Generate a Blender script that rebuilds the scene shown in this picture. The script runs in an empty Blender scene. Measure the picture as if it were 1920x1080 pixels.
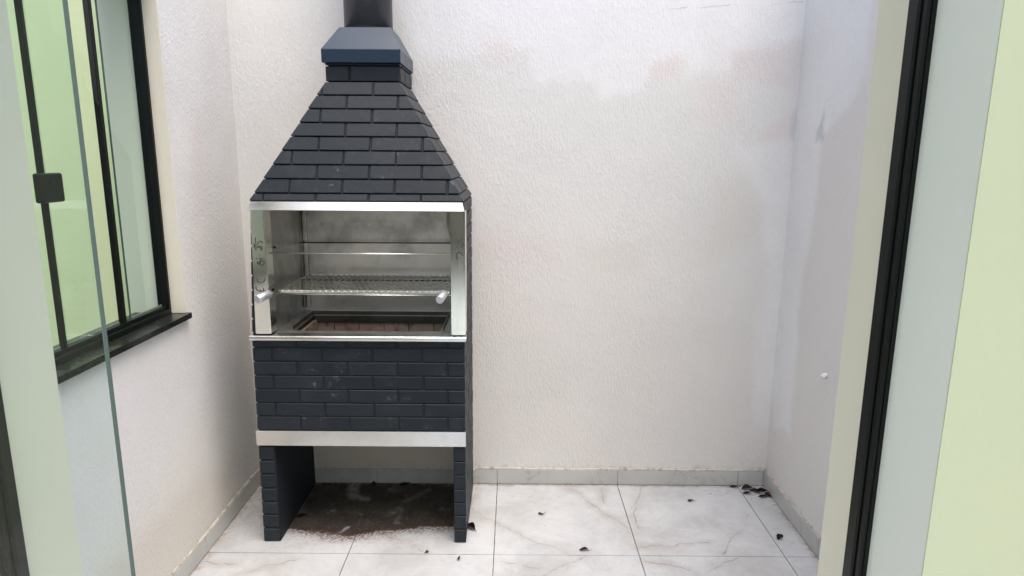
import bpy, bmesh, math, random
import numpy as np
from mathutils import Vector, Matrix

S = bpy.context.scene
COL = S.collection
R = math.radians
random.seed(7)

# ------------------------------------------------------------------ camera
EYE = Vector((0, 0, 1.6088))
pit, yaw, rol = 0.1972, -0.0022, 0.0063
F = Vector((math.sin(yaw)*math.cos(pit), math.cos(yaw)*math.cos(pit), -math.sin(pit)))
Rt = Vector((math.cos(yaw), -math.sin(yaw), 0)); Up = Rt.cross(F)
R2 = Rt*math.cos(rol)+Up*math.sin(rol); U2 = -Rt*math.sin(rol)+Up*math.cos(rol)
cd = bpy.data.cameras.new('camera'); cam = bpy.data.objects.new('camera', cd); COL.objects.link(cam)
m = Matrix((R2, U2, -F)).transposed().to_4x4(); m.translation = EYE; cam.matrix_world = m
cd.sensor_width = 36; cd.lens = 36*1231.6/1920; cd.clip_start = .02; cd.clip_end = 400
S.camera = cam

# ------------------------------------------------------------------ sky, sun, exposure
SUN_EL, SUN_AZ = 73, 138           # azimuth from +Y towards +X: the light comes steeply from the right
w = bpy.data.worlds.new('World'); S.world = w; w.use_nodes = True
nt = w.node_tree; bg = nt.nodes['Background']
sky = nt.nodes.new('ShaderNodeTexSky'); sky.sky_type = 'NISHITA'; sky.sun_disc = False
sky.sun_elevation = R(SUN_EL); sky.sun_rotation = R(SUN_AZ); sky.air_density = 1.0; sky.dust_density = 5; sky.ozone_density = .6
nt.links.new(sky.outputs[0], bg.inputs[0]); bg.inputs[1].default_value = .11
ld = bpy.data.lights.new('sun', 'SUN'); ld.energy = 1.0; ld.angle = R(46); ld.color = (1, .955, .90)
so = bpy.data.objects.new('sun', ld); COL.objects.link(so)
sd = Vector((math.sin(R(SUN_AZ))*math.cos(R(SUN_EL)), math.cos(R(SUN_AZ))*math.cos(R(SUN_EL)), math.sin(R(SUN_EL))))
so.rotation_euler = sd.to_track_quat('Z', 'Y').to_euler(); so.location = (0, 0, 8)
vs = S.view_settings; vs.view_transform = 'Standard'; vs.look = 'None'; vs.gamma = 1; vs.use_curve_mapping = False
vs.exposure = 1.52
S.render.engine = 'CYCLES'
S.cycles.max_bounces = 12; S.cycles.diffuse_bounces = 8; S.cycles.glossy_bounces = 6; S.cycles.transmission_bounces = 8

# ------------------------------------------------------------------ node expressions
class V:
    def __init__(s, nt, k): s.nt, s.k = nt, k
    def _m(s, op, *a, clamp=False):
        n = s.nt.nodes.new('ShaderNodeMath'); n.operation = op; n.use_clamp = clamp
        for i, x in enumerate((s,)+a):
            if isinstance(x, V): s.nt.links.new(x.k, n.inputs[i])
            else: n.inputs[i].default_value = x
        return V(s.nt, n.outputs[0])
    def __add__(s, o): return s._m('ADD', o)
    __radd__ = __add__
    def __sub__(s, o): return s._m('SUBTRACT', o)
    def __rsub__(s, o): return (s*-1)+o
    def __mul__(s, o): return s._m('MULTIPLY', o)
    __rmul__ = __mul__
    def __truediv__(s, o): return s._m('DIVIDE', o)
    def mx(s, o): return s._m('MAXIMUM', o)
    def mn(s, o): return s._m('MINIMUM', o)
    def pw(s, o): return s._m('POWER', o)
    def ab(s): return s._m('ABSOLUTE')
    def sq(s): return s._m('SQRT')
    def cl(s): return s._m('ADD', 0.0, clamp=True)
    def st(s, a, b):                                  # smooth step from a to b
        n = s.nt.nodes.new('ShaderNodeMapRange'); n.interpolation_type = 'SMOOTHSTEP'
        s.nt.links.new(s.k, n.inputs[0])
        if a < b: n.inputs[1].default_value, n.inputs[2].default_value = a, b; n.inputs[3].default_value, n.inputs[4].default_value = 0, 1
        else: n.inputs[1].default_value, n.inputs[2].default_value = b, a; n.inputs[3].default_value, n.inputs[4].default_value = 1, 0
        return V(s.nt, n.outputs[0])
class Mat:
    def __init__(s, name, base=(.5,.5,.5), rough=.6, metal=0, spec=.5):
        s.m = bpy.data.materials.new(name); s.m.use_nodes = True; s.nt = s.m.node_tree
        s.b = s.nt.nodes['Principled BSDF']
        s.b.inputs['Base Color'].default_value = (*base, 1); s.b.inputs['Roughness'].default_value = rough
        s.b.inputs['Metallic'].default_value = metal; s.b.inputs['Specular IOR Level'].default_value = spec
        s.m.diffuse_color = (*base, 1)
    def pos(s, obj=False):
        if obj: return s.nt.nodes.new('ShaderNodeTexCoord').outputs['Object']
        return s.nt.nodes.new('ShaderNodeNewGeometry').outputs['Position']
    def xyz(s, k):
        n = s.nt.nodes.new('ShaderNodeSeparateXYZ'); s.nt.links.new(k, n.inputs[0]); return [V(s.nt, o) for o in n.outputs]
    def scale(s, k, v):
        n = s.nt.nodes.new('ShaderNodeMapping'); s.nt.links.new(k, n.inputs[0]); n.inputs['Scale'].default_value = v; return n.outputs[0]
    def noise(s, k, sc, det=3, rough=.5, dist=0):
        n = s.nt.nodes.new('ShaderNodeTexNoise'); s.nt.links.new(k, n.inputs['Vector'])
        n.inputs['Scale'].default_value = sc; n.inputs['Detail'].default_value = det
        n.inputs['Roughness'].default_value = rough; n.inputs['Distortion'].default_value = dist
        return V(s.nt, n.outputs['Fac'])
    def voro(s, k, sc, feat='F1'):
        n = s.nt.nodes.new('ShaderNodeTexVoronoi'); n.feature = feat; s.nt.links.new(k, n.inputs['Vector'])
        n.inputs['Scale'].default_value = sc; return V(s.nt, n.outputs['Distance'])
    def mix(s, f, a, b):
        n = s.nt.nodes.new('ShaderNodeMix'); n.data_type = 'RGBA'
        if isinstance(f, V): s.nt.links.new(f.k, n.inputs[0])
        else: n.inputs[0].default_value = f
        for i, x in ((6, a), (7, b)):
            if isinstance(x, tuple): n.inputs[i].default_value = (*x, 1)
            else: s.nt.links.new(x, n.inputs[i])
        return n.outputs[2]
    def color(s, k): s.nt.links.new(k, s.b.inputs['Base Color'])
    def rough(s, v): s.nt.links.new(v.k, s.b.inputs['Roughness'])
    def bump(s, h, strength=.5, dist=.002):
        n = s.nt.nodes.new('ShaderNodeBump'); n.inputs['Distance'].default_value = dist
        n.inputs['Strength'].default_value = strength
        s.nt.links.new(h.k, n.inputs['Height']); s.nt.links.new(n.outputs[0], s.b.inputs['Normal'])
    def seg(s, x, y, a, b):                            # distance to a segment in a plane
        dx, dy = b[0]-a[0], b[1]-a[1]; L = dx*dx+dy*dy
        px, py = x-a[0], y-a[1]
        t = ((px*dx+py*dy)/L).cl()
        ex, ey = px-t*dx, py-t*dy
        return (ex*ex+ey*ey).sq()

# ------------------------------------------------------------------ mesh helpers
def link(name, me, mats, parent=None):
    o = bpy.data.objects.new(name, me); COL.objects.link(o)
    for mm in (mats if isinstance(mats, (list, tuple)) else [mats]): me.materials.append(mm.m)
    if parent: o.parent = parent
    return o
def from_bm(name, bm, mat, parent=None, smooth=False):
    me = bpy.data.meshes.new(name); bm.normal_update(); bm.to_mesh(me); bm.free()
    if smooth: me.polygons.foreach_set('use_smooth', [True]*len(me.polygons))
    return link(name, me, mat, parent)
def box(bm, x0, x1, y0, y1, z0, z1, bev=0):
    vs_ = [bm.verts.new((x, y, z)) for z in (z0, z1) for y in (y0, y1) for x in (x0, x1)]
    fs = [bm.faces.new([vs_[i] for i in q]) for q in ((0,2,3,1),(4,5,7,6),(0,1,5,4),(2,6,7,3),(0,4,6,2),(1,3,7,5))]
    if bev:
        es = {e for f in fs for e in f.edges}
        bmesh.ops.bevel(bm, geom=list(es), offset=bev, segments=2, affect='EDGES', profile=.5)
def boxo(name, dims, mat, parent=None, bev=0):
    bm = bmesh.new(); box(bm, *dims, bev=bev); return from_bm(name, bm, mat, parent)
def tube(bm, pts, r, n=10, caps=True):
    pts = [Vector(p) for p in pts]; rings = []
    for i, p in enumerate(pts):
        d = (pts[min(i+1, len(pts)-1)]-pts[max(i-1, 0)]).normalized()
        a = d.orthogonal().normalized(); b = d.cross(a)
        rr = r[i] if isinstance(r, (list, tuple)) else r
        rings.append([bm.verts.new(p+(a*math.cos(t)+b*math.sin(t))*rr) for t in [2*math.pi*k/n for k in range(n)]])
    if len(pts) > 2:                                    # keep rings aligned
        pass
    for A, B in zip(rings, rings[1:]):
        for k in range(n): bm.faces.new((A[k], A[(k+1) % n], B[(k+1) % n], B[k]))
    if caps: bm.faces.new(rings[0][::-1]); bm.faces.new(rings[-1])
def cyl(name, a, b, r, mat, parent=None, n=20, smooth=True):
    bm = bmesh.new(); tube(bm, [a, b], r, n)
    o = from_bm(name, bm, mat, parent)
    for p in o.data.polygons:
        if len(p.vertices) == 4: p.use_smooth = smooth
    return o
def tag(o, label=None, cat=None, group=None, kind=None):
    if label: o['label'] = label
    if cat: o['category'] = cat
    if group: o['group'] = group
    if kind: o['kind'] = kind
    return o
def empty(name, loc=(0,0,0), parent=None):
    o = bpy.data.objects.new(name, None); COL.objects.link(o); o.location = loc; o.empty_display_size = .1
    if parent: o.parent = parent
    return o
def clip(poly, nx, ny, c):                               # keep nx*x+ny*y <= c
    out = []
    for i in range(len(poly)):
        p, q = poly[i], poly[(i+1) % len(poly)]
        dp, dq = nx*p[0]+ny*p[1]-c, nx*q[0]+ny*q[1]-c
        if dp <= 0: out.append(p)
        if (dp < 0 < dq) or (dq < 0 < dp):
            t = dp/(dp-dq); out.append((p[0]+t*(q[0]-p[0]), p[1]+t*(q[1]-p[1])))
    return out
def clip_convex(poly, outline):                          # outline counter-clockwise
    for i in range(len(outline)):
        a, b = outline[i], outline[(i+1) % len(outline)]
        nx, ny = (b[1]-a[1]), -(b[0]-a[0]); L = math.hypot(nx, ny)
        if L < 1e-9: continue
        nx, ny = nx/L, ny/L
        poly = clip(poly, nx, ny, nx*a[0]+ny*a[1])
        if len(poly) < 3: return []
    return poly
def inset(poly, d):
    n = len(poly); out = []
    for i in range(n):
        p0, p1, p2 = (Vector(poly[i-1]), Vector(poly[i]), Vector(poly[(i+1) % n]))
        e0 = (p1-p0).normalized(); e1 = (p2-p1).normalized()
        n0 = Vector((-e0.y, e0.x)); n1 = Vector((-e1.y, e1.x)); k = 1+n0.dot(n1)
        if k < .2: return None
        out.append(tuple(p1+(n0+n1)*(d/k)))
    return out
def clean(poly, eps=.0012):
    out = []
    for p in poly:
        if not out or math.dist(p, out[-1]) > eps: out.append(p)
    if len(out) > 1 and math.dist(out[0], out[-1]) <= eps: out.pop()
    return out
def slab(name, fr, poly, h, mat, parent, cham=.003, n0=0, tilt=0):
    """a brick or tile: outline in the frame (origin,u,v,n), standing h proud, chamfered face"""
    O, u, v, n = fr; poly = clean(poly)
    if len(poly) < 3: return None
    xs = [p[0] for p in poly]; ys = [p[1] for p in poly]
    if max(xs)-min(xs) < .006 or max(ys)-min(ys) < .006: return None
    top = inset(poly, cham)
    if top is None: top = [tuple(Vector(p)*.9+Vector((sum(xs)/len(xs), sum(ys)/len(ys)))*.1) for p in poly]
    cx, cy = sum(xs)/len(xs), sum(ys)/len(ys)
    C = O+u*cx+v*cy+n*n0
    P = lambda p, hh: u*(p[0]-cx)+v*(p[1]-cy)+n*hh
    y0, y1 = min(ys), max(ys)
    tl = lambda p: tilt*(1-(p[1]-y0)/(y1-y0))
    k = len(poly); V_ = [P(p, -n0-.0005 if n0 else -.0005) for p in poly]+[P(p, max(h-cham, .001)+tl(p)) for p in poly]+[P(p, h+tl(p)) for p in top]
    fs = [tuple(range(k))[::-1], tuple(range(2*k, 3*k))]
    for r_ in (0, k):
        for i in range(k): j = (i+1) % k; fs.append((r_+i, r_+j, r_+k+j, r_+k+i))
    me = bpy.data.meshes.new(name); me.from_pydata(V_, [], fs)
    o = link(name, me, mat, parent); o.location = C
    return o
def frame(O, u, v):
    u = Vector(u).normalized(); v = Vector(v).normalized(); return (Vector(O), u, v, u.cross(v))
def courses(fr, outline, rows, joints, L, gap_h, gap_v, h, mat, parent, cham=.003, jit=.0006, tilt=0):
    """rows: list of (v0,v1,parity); joints: u position of one joint per parity; clipped to a convex outline"""
    us = [p[0] for p in outline]
    for v0, v1, par in rows:
        j0 = joints[par]; k = math.floor((min(us)-j0)/L)
        while j0+k*L < max(us):
            a, b = j0+k*L+gap_v/2, j0+(k+1)*L-gap_v/2; k += 1
            a += random.uniform(-jit, jit)*2; b += random.uniform(-jit, jit)*2
            p = clip_convex([(a, v0+gap_h/2), (b, v0+gap_h/2), (b, v1-gap_h/2), (a, v1-gap_h/2)], outline)
            if len(p) >= 3: slab('brick', fr, p, h+random.uniform(-jit, jit), mat, parent, cham, tilt=tilt)

# ------------------------------------------------------------------ materials
def m_plaster(name='rough_plaster'):
    M = Mat(name, (.7,.68,.65), .75, spec=.25); p = M.pos()
    at = M.nt.nodes.new('ShaderNodeAttribute'); at.attribute_name = 'paint'
    al = V(M.nt, at.outputs['Alpha'])
    ps = M.scale(p, (1, 1, .42))
    drip = M.noise(ps, 135, 4, .6, .25); fine = M.noise(p, 260, 3, .6); big = M.noise(M.scale(p, (1,1,.6)), 34, 4, .6); vary = M.noise(p, 2.3, 3).st(.3,.7)*.7+.45
    h = (drip.st(.35, .72)*.9+fine*.6+big*.4-M.noise(p, 48, 3, .6).st(.66,.74)*1.6)*vary
    M.bump(h*al+M.noise(p, 9, 2)*.35, .42, .003)
    blot = M.noise(p, 3.1, 3, .6).st(.42, .68); mott = M.noise(p, 60, 4, .6).st(.35, .75)
    pit_ = M.voro(p, 26).st(.055, .02)*M.noise(p, 6, 1).st(.5, .62)
    c = M.mix(blot*.22, at.outputs['Color'], (.66,.655,.625))
    c = M.mix(mott*.12, c, (.60,.58,.545)); c = M.mix(pit_*.5, c, (.30,.29,.27))
    xx, yy, zz = M.xyz(p); wv_ = (M.noise(p, 11, 4)-.5)*.05
    cr = M.seg(xx, zz+wv_, (.62,2.245), (1.25,2.275)).st(.0028,.0006)*yy.st(3.0,3.03)*M.noise(p, 9, 3).st(.42,.55)
    c = M.mix(cr*.5, c, (.35,.34,.33))
    # grime rising a few centimetres from the skirting
    z = M.xyz(p)[2]; low = (z+M.noise(p, 14, 3)*.06).st(.15, .10)
    c = M.mix(low*M.noise(p, 40, 3).st(.45, .7)*.5, c, (.36,.27,.18))
    M.color(c); return M
PL = m_plaster()
SMOOTH = Mat('smooth_cream_paint', (.66,.64,.52), .55, spec=.3)
_p = SMOOTH.pos(); SMOOTH.color(SMOOTH.mix(SMOOTH.noise(_p, 5, 3).st(.3,.75)*.5, (.78,.74,.61), (.73,.69,.57))); SMOOTH.bump(SMOOTH.noise(_p, 60, 3), .15, .002)
REV = Mat('pale_reveal_paint', (.78,.80,.74), .5, spec=.3)
_p = REV.pos(); REV.color(REV.mix(REV.noise(_p, 4, 3).st(.3,.75)*.5, (.78,.80,.74), (.73,.76,.70))); REV.bump(REV.noise(_p, 80, 3), .12, .002)
GREEN = Mat('lime_wall_paint', (.56,.62,.37), .6, spec=.3)
_p = GREEN.pos(); GREEN.color(GREEN.mix(GREEN.noise(_p, 3, 3).st(.3,.75), (.53,.58,.40), (.51,.565,.39))); GREEN.bump(GREEN.noise(_p, 120, 3)+GREEN.noise(_p, 14, 3)*.4, .12, .0015)
LIME = Mat('lit_lime_wall_paint', (.74,.84,.46), .6, spec=.3)  # same lime paint, base lightened to stand in for more light in that room
_p = LIME.pos(); LIME.color(LIME.mix(LIME.noise(_p, 3, 3).st(.3,.75), (.80,.84,.52), (.77,.82,.50)))
REVL = Mat('pale_lime_reveal_paint', (.80,.82,.66), .5, spec=.3)
BLACK = Mat('black_aluminium', (.006,.008,.007), .34, spec=.22)
_p = BLACK.pos(); BLACK.rough(BLACK.noise(_p, 30, 3)*.2+.3)
def m_granite():
    M = Mat('black_granite', (.012,.014,.013), .15); p = M.pos()
    n = M.noise(p, 320, 2).st(.6, .72); M.color(M.mix(n, (.010,.012,.011), (.05,.055,.05)))
    M.rough(M.noise(p, 12, 4)*.4+.08); return M
GRAN = m_granite()
def m_glass(name, tint, k=.2):
    M = Mat(name, tint, 0.0); b = M.b
    b.inputs['Transmission Weight'].default_value = 1; b.inputs['IOR'].default_value = 1.45
    return M
def m_pane(name, tint):
    """clear sheet: transparent body and Fresnel mirror, so daylight passes it"""
    M = Mat(name, tint, 0.0); nt = M.nt; nt.nodes.remove(M.b)
    tr = nt.nodes.new('ShaderNodeBsdfTransparent'); tr.inputs[0].default_value = (*tint, 1)
    gl = nt.nodes.new('ShaderNodeBsdfGlossy'); gl.inputs['Roughness'].default_value = .01
    fr = nt.nodes.new('ShaderNodeFresnel'); fr.inputs[0].default_value = 1.5
    ge = nt.nodes.new('ShaderNodeNewGeometry'); bf = V(nt, ge.outputs['Backfacing'])
    mx = nt.nodes.new('ShaderNodeMixShader'); nt.links.new((V(nt, fr.outputs[0])*(1-bf)).k, mx.inputs[0])
    nt.links.new(tr.outputs[0], mx.inputs[1]); nt.links.new(gl.outputs[0], mx.inputs[2])
    nt.links.new(mx.outputs[0], nt.nodes['Material Output'].inputs[0]); return M
GLASS = m_pane('door_glass', (.89,.945,.94))
WGLASS = m_pane('window_glass', (.93,.97,.95))
GEDGE = Mat('glass_edge', (.10,.15,.135), .25, spec=.4)
def m_brick():
    M = Mat('slate_blue_brick_paint', (.02,.026,.032), .5, spec=.25); p = M.pos()
    g = M.nt.nodes.new('ShaderNodeObjectInfo'); rnd = V(M.nt, g.outputs['Random'])
    c = M.mix(rnd*.7, (.0115,.0160,.0215), (.0175,.0230,.0300))
    c = M.mix(M.noise(p, 9, 4, .6).st(.48, .75)*.5, c, (.027,.032,.037))
    dust = M.noise(p, 26, 5, .7).st(.58, .74)*M.noise(p, 4.5, 2).st(.46, .66)
    c = M.mix(dust*.55, c, (.26,.28,.29))
    specks = M.voro(p, 42).st(.07, .03)*M.noise(p, 5, 1).st(.52, .6)
    c = M.mix(specks*.5, c, (.3,.31,.3)); M.color(c)
    M.rough(M.noise(p, 18, 3)*.25+.38); M.bump(M.noise(p, 38, 5, .65)*1.5+M.noise(p, 240, 2)*.4-M.voro(p, 60).st(.16, .05)*.5, .4, .0022); return M
BRK = m_brick()
SUBST = Mat('slate_blue_joint_paint', (.012,.017,.022), .7, spec=.3)
_p = SUBST.pos(); SUBST.bump(SUBST.noise(_p, 120, 3), .3, .002)
CAPM = Mat('slate_blue_metal_sky_tint', (.015,.032,.056), .3, spec=.35)  # slate paint made bluer: the sky's reflection is put into the base colour
_p = CAPM.pos(); CAPM.rough(CAPM.noise(_p, 14, 3)*.18+.24); CAPM.bump(CAPM.noise(_p, 12, 2), .05, .003)
PIPEM = Mat('grey_painted_pipe', (.055,.055,.068), .33, spec=.6)
_p = PIPEM.pos(); PIPEM.color(PIPEM.mix(PIPEM.noise(PIPEM.scale(_p, (1,1,.1)), 30, 4).st(.4,.7), (.050,.050,.060), (.065,.064,.074)))
def m_steel(name, base, r0, r1, dirt=0, streak=(1,1,1)):
    M = Mat(name, base, r0, metal=1); p = M.pos(); ps = M.scale(p, streak)
    n = M.noise(ps, 60, 4, .6); b = M.noise(p, 7, 4, .6)
    M.rough(n*(r1-r0)+b*.08+r0)
    c = M.mix(b.st(.4,.7)*.5, base, tuple(v*.82 for v in base))
    if dirt:
        c = M.mix(M.noise(p, 5, 5, .65).st(.45,.7)*dirt, c, (.10,.095,.08))
    M.color(c); M.bump(n, .03, .001); return M
TRIM = m_steel('bright_steel_trim', (.80,.80,.77), .10, .22, streak=(.05,1,1))
POST = m_steel('bright_steel_post', (.91,.90,.80), .08, .2, streak=(1,1,.06))  # cream reflection of the room wall put into the steel's base colour
LINER = m_steel('dull_steel_liner', (.60,.58,.54), .26, .42, dirt=.5, streak=(1,1,.3))
TRAY = m_steel('used_steel_tray', (.72,.72,.69), .28, .45, dirt=.25)
MESHM = m_steel('grill_mesh_steel', (.80,.78,.68), .3, .45, dirt=.1)
HAND = Mat('brushed_aluminium_handle', (.62,.65,.68), .38, metal=.85)
_p = HAND.pos(); HAND.rough(HAND.noise(_p, 90, 3)*.3+.28); HAND.bump(HAND.noise(_p, 160, 3), .2, .001)
INK = Mat('black_marker_ink', (.012,.014,.013), .5)
def m_firebrick():
    M = Mat('fire_brick', (.34,.16,.09), .85, spec=.2); p = M.pos()
    g = M.nt.nodes.new('ShaderNodeObjectInfo'); rnd = V(M.nt, g.outputs['Random'])
    c = M.mix(rnd, (.50,.34,.24), (.58,.44,.33)); c = M.mix(M.noise(p, 22, 5, .7).st(.5,.7)*.7, c, (.10,.06,.04))
    M.color(c); M.bump(M.noise(p, 70, 4), .5, .003); return M
FIRE = m_firebrick()
def m_tile():
    M = Mat('white_marbled_porcelain', (.7,.7,.71), .12, spec=.5); p = M.pos(); x, y, z = M.xyz(p)
    wob = (M.noise(p, 5, 4, .6)-.5)*.09; wob2 = (M.noise(M.scale(p, (1.3,.9,1)), 6.3, 4, .6)-.5)*.09
    X, Y = x+wob, y+wob2
    veins = [[(.265,3.016),(.388,2.825),(.509,2.646)],[(-.2,2.817),(-.058,2.66),(.233,2.443)],[(.638,3.022),(.568,2.78),(.544,2.646)],
        [(1.093,2.765),(.969,2.589),(.873,2.452)],[(.922,2.434),(.736,2.316),(.6,2.2)],[(.541,2.504),(.842,2.536)],[(.542,2.393),(.703,2.349)],
        [(.309,2.437),(.127,2.302),(-.02,2.2)],[(-.063,2.396),(.108,2.352)],[(-.863,2.393),(-.977,2.349),(-1.079,2.287)],[(.45,3.003),(.442,2.85)],[(-1.24,2.381),(-1.11,2.361)],
        [(-.60,2.60),(-.37,2.46)],[(-.18,3.0),(-.2,2.75)]]
    d = None
    for L in veins:
        for a, b in zip(L, L[1:]):
            e = M.seg(X, Y, a, b); d = e if d is None else d.mn(e)
    brk = M.noise(p, 4.3, 3, .6).st(.28, .62)
    core = d.st(.005, .0005)*brk*M.noise(p, 21, 3, .6).st(.3,.55); halo = d.st(.05, 0)*(M.noise(p, 7, 4).st(.3,.7)*.75+.15)
    gen = (M.noise(p, 2.1, 6, .62, .9)-.5).ab().st(.012, 0)*M.noise(p, 3.3, 2).st(.5,.68)
    cloud = M.noise(p, 3.4, 6, .68, .4).st(.34,.72)
    c = M.mix(cloud, (.465,.48,.50), (.365,.375,.39))
    c = M.mix(M.noise(p, 30, 5, .7).st(.48,.72)*.3, c, (.31,.30,.28))
    c = M.mix(M.noise(p, 1.7, 4, .6).st(.5,.7)*.35, c, (.36,.34,.30))
    c = M.mix(halo*.5, c, (.29,.265,.235)); c = M.mix(gen*.35, c, (.30,.27,.23)); c = M.mix(core*.6, c, (.17,.145,.12))
    # damp soot and rust-brown stain washed out from under the barbecue
    f1 = (M.noise(p, 9, 4, .65)-.5); f2 = (M.noise(p, 70, 4, .75)-.5)
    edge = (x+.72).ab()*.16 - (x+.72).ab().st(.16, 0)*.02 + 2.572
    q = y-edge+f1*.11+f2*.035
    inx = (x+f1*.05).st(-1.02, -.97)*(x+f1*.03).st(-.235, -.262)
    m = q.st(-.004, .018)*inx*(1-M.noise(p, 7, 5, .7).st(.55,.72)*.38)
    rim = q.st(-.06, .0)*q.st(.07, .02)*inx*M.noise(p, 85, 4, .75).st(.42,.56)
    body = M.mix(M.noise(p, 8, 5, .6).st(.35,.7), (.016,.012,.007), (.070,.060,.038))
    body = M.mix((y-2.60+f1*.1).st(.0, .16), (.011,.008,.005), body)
    sm = M.seg(x+f1*.03, y+f1*.03, (-.79,3.02), (-.765,2.90)).mn(M.seg(x+f1*.03, y+f1*.03, (-.765,2.90), (-.70,2.88))).st(.04,.005)
    sm2 = M.seg(x+f1*.02, y+f1*.02, (-.507,2.861), (-.41,2.97)).st(.025,.003)
    sm3 = M.seg(x+f1*.03, y+f1*.02, (-.765,2.562), (-.725,2.635)).st(.016,.0)*M.noise(p, 50, 4, .7).st(.35,.55)
    body = M.mix((sm*.6).mx(sm2*.3)*M.noise(p, 26, 4, .7).st(.3,.55), body, (.42,.40,.34))
    body = M.mix(M.noise(p, 15, 5, .7).st(.55,.72)*.35, body, (.20,.18,.13))
    c = M.mix(rim*.85, c, (.10,.045,.024))
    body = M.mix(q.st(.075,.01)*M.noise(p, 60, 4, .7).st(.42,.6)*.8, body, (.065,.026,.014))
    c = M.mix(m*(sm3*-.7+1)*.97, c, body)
    faint = ((x+.62).ab()+f1*.2).st(.5, .25)*y.st(2.40,2.56)*M.noise(p, 55, 4, .7).st(.5,.66)
    c = M.mix(faint*.28, c, (.22,.12,.08))
    # grey dust in the left corner and along the skirtings
    dl = (x+f1*.35).st(-1.0, -1.12)*y.st(2.42,2.75)*(M.noise(p, 34, 5, .7).st(.36,.62)*.8+.2)
    c = M.mix(dl*.62, c, (.24,.225,.205))
    rr = ((y-3.035)*-1).mn((x-1.255)*-1).mn(x+1.25)
    c = M.mix((rr+f2*.03).st(.035,.0)*M.noise(p, 25, 4, .7).st(.45,.62)*.7, c, (.30,.21,.14))
    sp = M.voro(p, 33).st(.075,.03)*M.noise(p, 4, 2).st(.5,.6)
    c = M.mix(sp*.5, c, (.16,.12,.09))
    M.color(c); M.rough(M.noise(p, 11, 4)*.16+.13+m*.6+dl*.25); M.bump(M.noise(p, 40, 3)*.4+m*f2, .05, .002); return M
TILE = m_tile()
def m_skirt():
    M = Mat('skirting_porcelain', (.6,.62,.6), .25); p = M.pos(); x, y, z = M.xyz(p)
    c = M.mix(M.noise(p, 3, 4).st(.35,.7), (.52,.525,.50), (.45,.455,.435))
    v = (M.noise(p, 2.4, 5, .6, .8)-.5).ab().st(.014, 0)*M.noise(p, 3, 2).st(.45,.6); c = M.mix(v*.5, c, (.34,.29,.25))
    c = M.mix((z+M.noise(p, 60, 3)*.015).st(.018,.006)*.65, c, (.16,.12,.08)); 
    u = x.st(-1.0,-.97)*x.st(-.23,-.26)*y.st(2.98,3.02)
    c = M.mix(u*M.noise(p, 18, 4).st(.3,.7)*.35, c, (.30,.27,.19)); c = M.mix(u*.25, c, (.30,.28,.20))
    M.color(c); return M
SKIRT = m_skirt()
GROUT = Mat('dirty_grout', (.13,.11,.09), .9, spec=.1)
_p = GROUT.pos(); GROUT.color(GROUT.mix(GROUT.noise(_p, 30, 4).st(.4,.6), (.09,.075,.06), (.20,.175,.15)))
MORT = Mat('skirting_mortar', (.62,.58,.52), .9, spec=.1)
_p = MORT.pos(); MORT.color(MORT.mix(MORT.noise(_p, 24, 5, .7).st(.48,.62), (.47,.45,.41), (.33,.26,.20))); MORT.bump(MORT.noise(_p, 90, 4), .6, .004)
def m_leaf(name, a, b):
    M = Mat(name, a, .6, spec=.3); p = M.pos(); M.color(M.mix(M.noise(p, 60, 4).st(.4,.65), a, b)); M.bump(M.noise(p, 150, 3), .6, .002); return M
LEAFD = m_leaf('dry_dark_leaf', (.012,.010,.009), (.030,.022,.018))
LEAFR = m_leaf('dry_reddish_leaf', (.045,.018,.014), (.075,.032,.022))

# ------------------------------------------------------------------ plastered walls: a fine grid skin that carries the paint patches
def vnoise(P, sc, seed, octv=3):
    rng = np.random.RandomState(seed); T = rng.rand(64, 64); out = 0; amp = 1; tot = 0
    for o in range(octv):
        q = P*sc*(2**o)+seed*3.7; i = np.floor(q).astype(int); f = q-i; f = f*f*(3-2*f)
        g = lambda dx, dy: T[(i[:, 0]+dx) % 64, (i[:, 1]+dy) % 64]
        v = (g(0,0)*(1-f[:,0])+g(1,0)*f[:,0])*(1-f[:,1])+(g(0,1)*(1-f[:,0])+g(1,1)*f[:,0])*f[:,1]
        out = out+v*amp; tot += amp; amp *= .5
    return out/tot-.5
def poly_sd(P, poly):                                    # signed distance, negative inside
    poly = np.array(poly); d = np.full(len(P), 1e9); ins = np.zeros(len(P), bool)
    for a, b in zip(poly, np.roll(poly, -1, 0)):
        e = b-a; wv = P-a; t = np.clip((wv@e)/(e@e), 0, 1); d = np.minimum(d, np.hypot(*(wv-t[:, None]*e).T))
        c = ((a[1] > P[:, 1]) != (b[1] > P[:, 1]))
        with np.errstate(divide='ignore', invalid='ignore'):
            c &= P[:, 0] < (b[0]-a[0])*(P[:, 1]-a[1])/(b[1]-a[1])+a[0]
        ins ^= c
    return np.where(ins, -d, d)
BASEC = np.array([.765, .75, .715, 1.0])
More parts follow.
